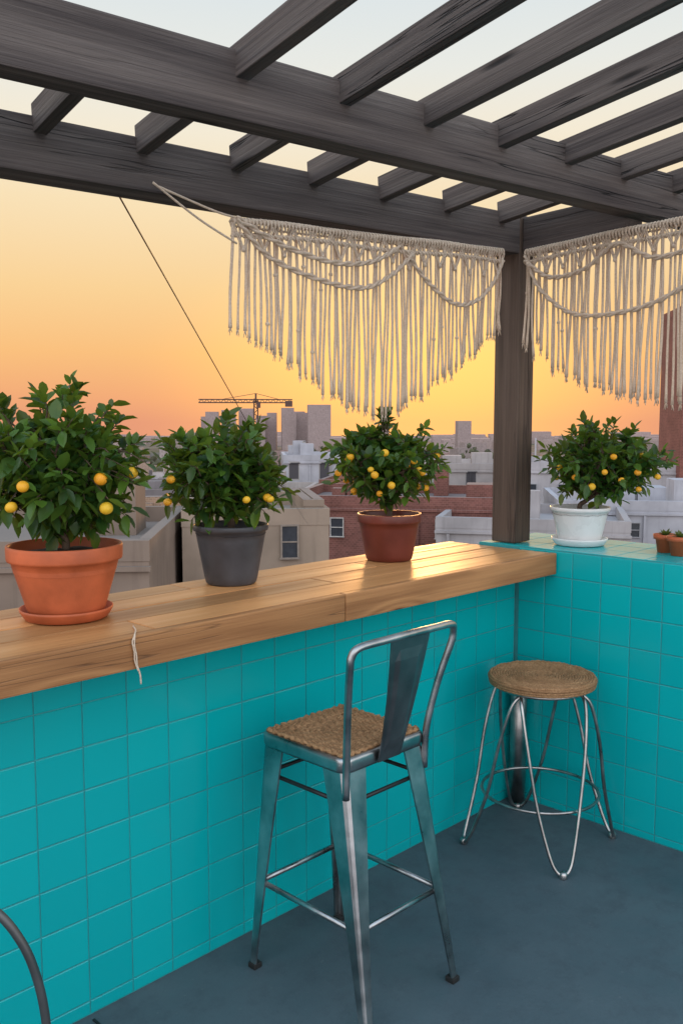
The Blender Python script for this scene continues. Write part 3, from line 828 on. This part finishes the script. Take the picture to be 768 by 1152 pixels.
bm=bmesh.new(); addbox(bm,(18,0,zj-.6),(4,1.8,3.2),0,.1); mk('counterweight',bm,M_crane,e)
bm=bmesh.new(); sweep(bm,[(0,0,zj),(0,0,zj+5)],.5,4); sweep(bm,[(0,0,zj+5),(-20,0,zj+1.5)],.14,4); sweep(bm,[(0,0,zj+5),(14,0,zj+1.5)],.14,4); mk('apex_frame',bm,M_crane,e)
bm=bmesh.new(); addbox(bm,(1.4,-1.2,zj-1.6),(2.2,2.2,2.6),0,.1); mk('cab',bm,M_crane,e)
# ------------------------------------------------------------------ world
W=bpy.data.worlds.new("World"); S.world=W; W.use_nodes=True; t=W.node_tree; t.nodes.clear()
def wn(ty,**k):
    x=t.nodes.new(ty)
    for a,b_ in k.items(): setattr(x,a,b_)
    return x
tc=wn('ShaderNodeTexCoord'); sp=wn('ShaderNodeSeparateXYZ'); t.links.new(tc.outputs['Generated'],sp.inputs[0])
asn=wn('ShaderNodeMath',operation='ARCSINE'); t.links.new(sp.outputs[2],asn.inputs[0])
dv=wn('ShaderNodeMath',operation='DIVIDE'); t.links.new(asn.outputs[0],dv.inputs[0]); dv.inputs[1].default_value=math.pi/2
def ramp(stops):
    r=wn('ShaderNodeValToRGB'); cr=r.color_ramp
    cr.elements[0].position=stops[0][0]/90; cr.elements[0].color=(*stops[0][1],1)
    cr.elements[1].position=stops[-1][0]/90; cr.elements[1].color=(*stops[-1][1],1)
    for a,c in stops[1:-1]:
        el=cr.elements.new(a/90); el.color=(*c,1)
    t.links.new(dv.outputs[0],r.inputs[0]); return r
warm=ramp([(0,(.80,.33,.19)),(1.5,(.90,.41,.19)),(4.2,(.96,.53,.21)),(8,(.96,.65,.31)),(13,(.95,.76,.48)),(17,(.91,.83,.67)),(20.5,(.82,.83,.78)),(25,(.71,.78,.81)),(40,(.52,.63,.74)),(90,(.38,.50,.66))])
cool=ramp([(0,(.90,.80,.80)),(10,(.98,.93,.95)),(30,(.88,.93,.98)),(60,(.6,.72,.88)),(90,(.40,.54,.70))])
cm=wn('ShaderNodeVectorMath',operation='SCALE'); t.links.new(cool.outputs[0],cm.inputs[0]); cm.inputs['Scale'].default_value=2.0  # unseen sky behind the camera, brightened beyond natural as fill for the walls
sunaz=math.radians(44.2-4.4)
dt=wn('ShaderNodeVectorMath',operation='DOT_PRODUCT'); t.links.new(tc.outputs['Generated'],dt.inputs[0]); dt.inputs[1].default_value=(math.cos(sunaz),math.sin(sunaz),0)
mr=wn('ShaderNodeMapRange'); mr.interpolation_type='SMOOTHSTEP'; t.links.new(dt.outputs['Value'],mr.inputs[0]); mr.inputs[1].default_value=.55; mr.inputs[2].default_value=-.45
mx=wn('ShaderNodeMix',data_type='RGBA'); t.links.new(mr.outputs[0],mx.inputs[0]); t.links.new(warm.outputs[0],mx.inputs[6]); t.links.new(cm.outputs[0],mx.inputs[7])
gz=wn('ShaderNodeVectorMath',operation='MULTIPLY_ADD'); t.links.new(tc.outputs['Generated'],gz.inputs[0]); gz.inputs[1].default_value=(1,1,1.7)
gz.inputs[2].default_value=(-math.cos(sunaz),-math.sin(sunaz),-.02*1.7)
gl=wn('ShaderNodeVectorMath',operation='LENGTH'); t.links.new(gz.outputs[0],gl.inputs[0])
gm=wn('ShaderNodeMapRange'); gm.interpolation_type='SMOOTHERSTEP'; t.links.new(gl.outputs['Value'],gm.inputs[0]); gm.inputs[1].default_value=.36; gm.inputs[2].default_value=0; gm.inputs[3].default_value=0; gm.inputs[4].default_value=1
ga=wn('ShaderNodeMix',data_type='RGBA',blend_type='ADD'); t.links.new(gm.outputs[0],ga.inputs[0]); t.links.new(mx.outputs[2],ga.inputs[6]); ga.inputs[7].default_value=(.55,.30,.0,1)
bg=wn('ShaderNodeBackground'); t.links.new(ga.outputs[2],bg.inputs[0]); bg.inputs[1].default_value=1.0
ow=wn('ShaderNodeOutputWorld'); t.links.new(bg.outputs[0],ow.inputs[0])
sl=bpy.data.lights.new('sun','SUN'); sl.energy=1.0; sl.angle=math.radians(6); sl.color=(1,.48,.17)
so=bpy.data.objects.new('sun',sl); COL.objects.link(so)
el=math.radians(4.5); dirv=V((math.cos(sunaz)*math.cos(el),math.sin(sunaz)*math.cos(el),math.sin(el)))
so.rotation_euler=dirv.to_track_quat('Z','Y').to_euler(); so.location=(0,0,8)
# ------------------------------------------------------------------ camera
cam=bpy.data.cameras.new('camera'); co=bpy.data.objects.new('camera',cam); COL.objects.link(co)
co.location=(-3.205,-2.091,1.6); co.rotation_euler=(math.radians(90-5.67),0,math.radians(44.2-90))
cam.sensor_fit='VERTICAL'; cam.sensor_height=36; cam.sensor_width=24; cam.lens=1018/1152*36; cam.clip_start=.05; cam.clip_end=12000
S.camera=co
S.view_settings.view_transform='Standard'; S.view_settings.look='None'; S.view_settings.exposure=0; S.view_settings.gamma=1
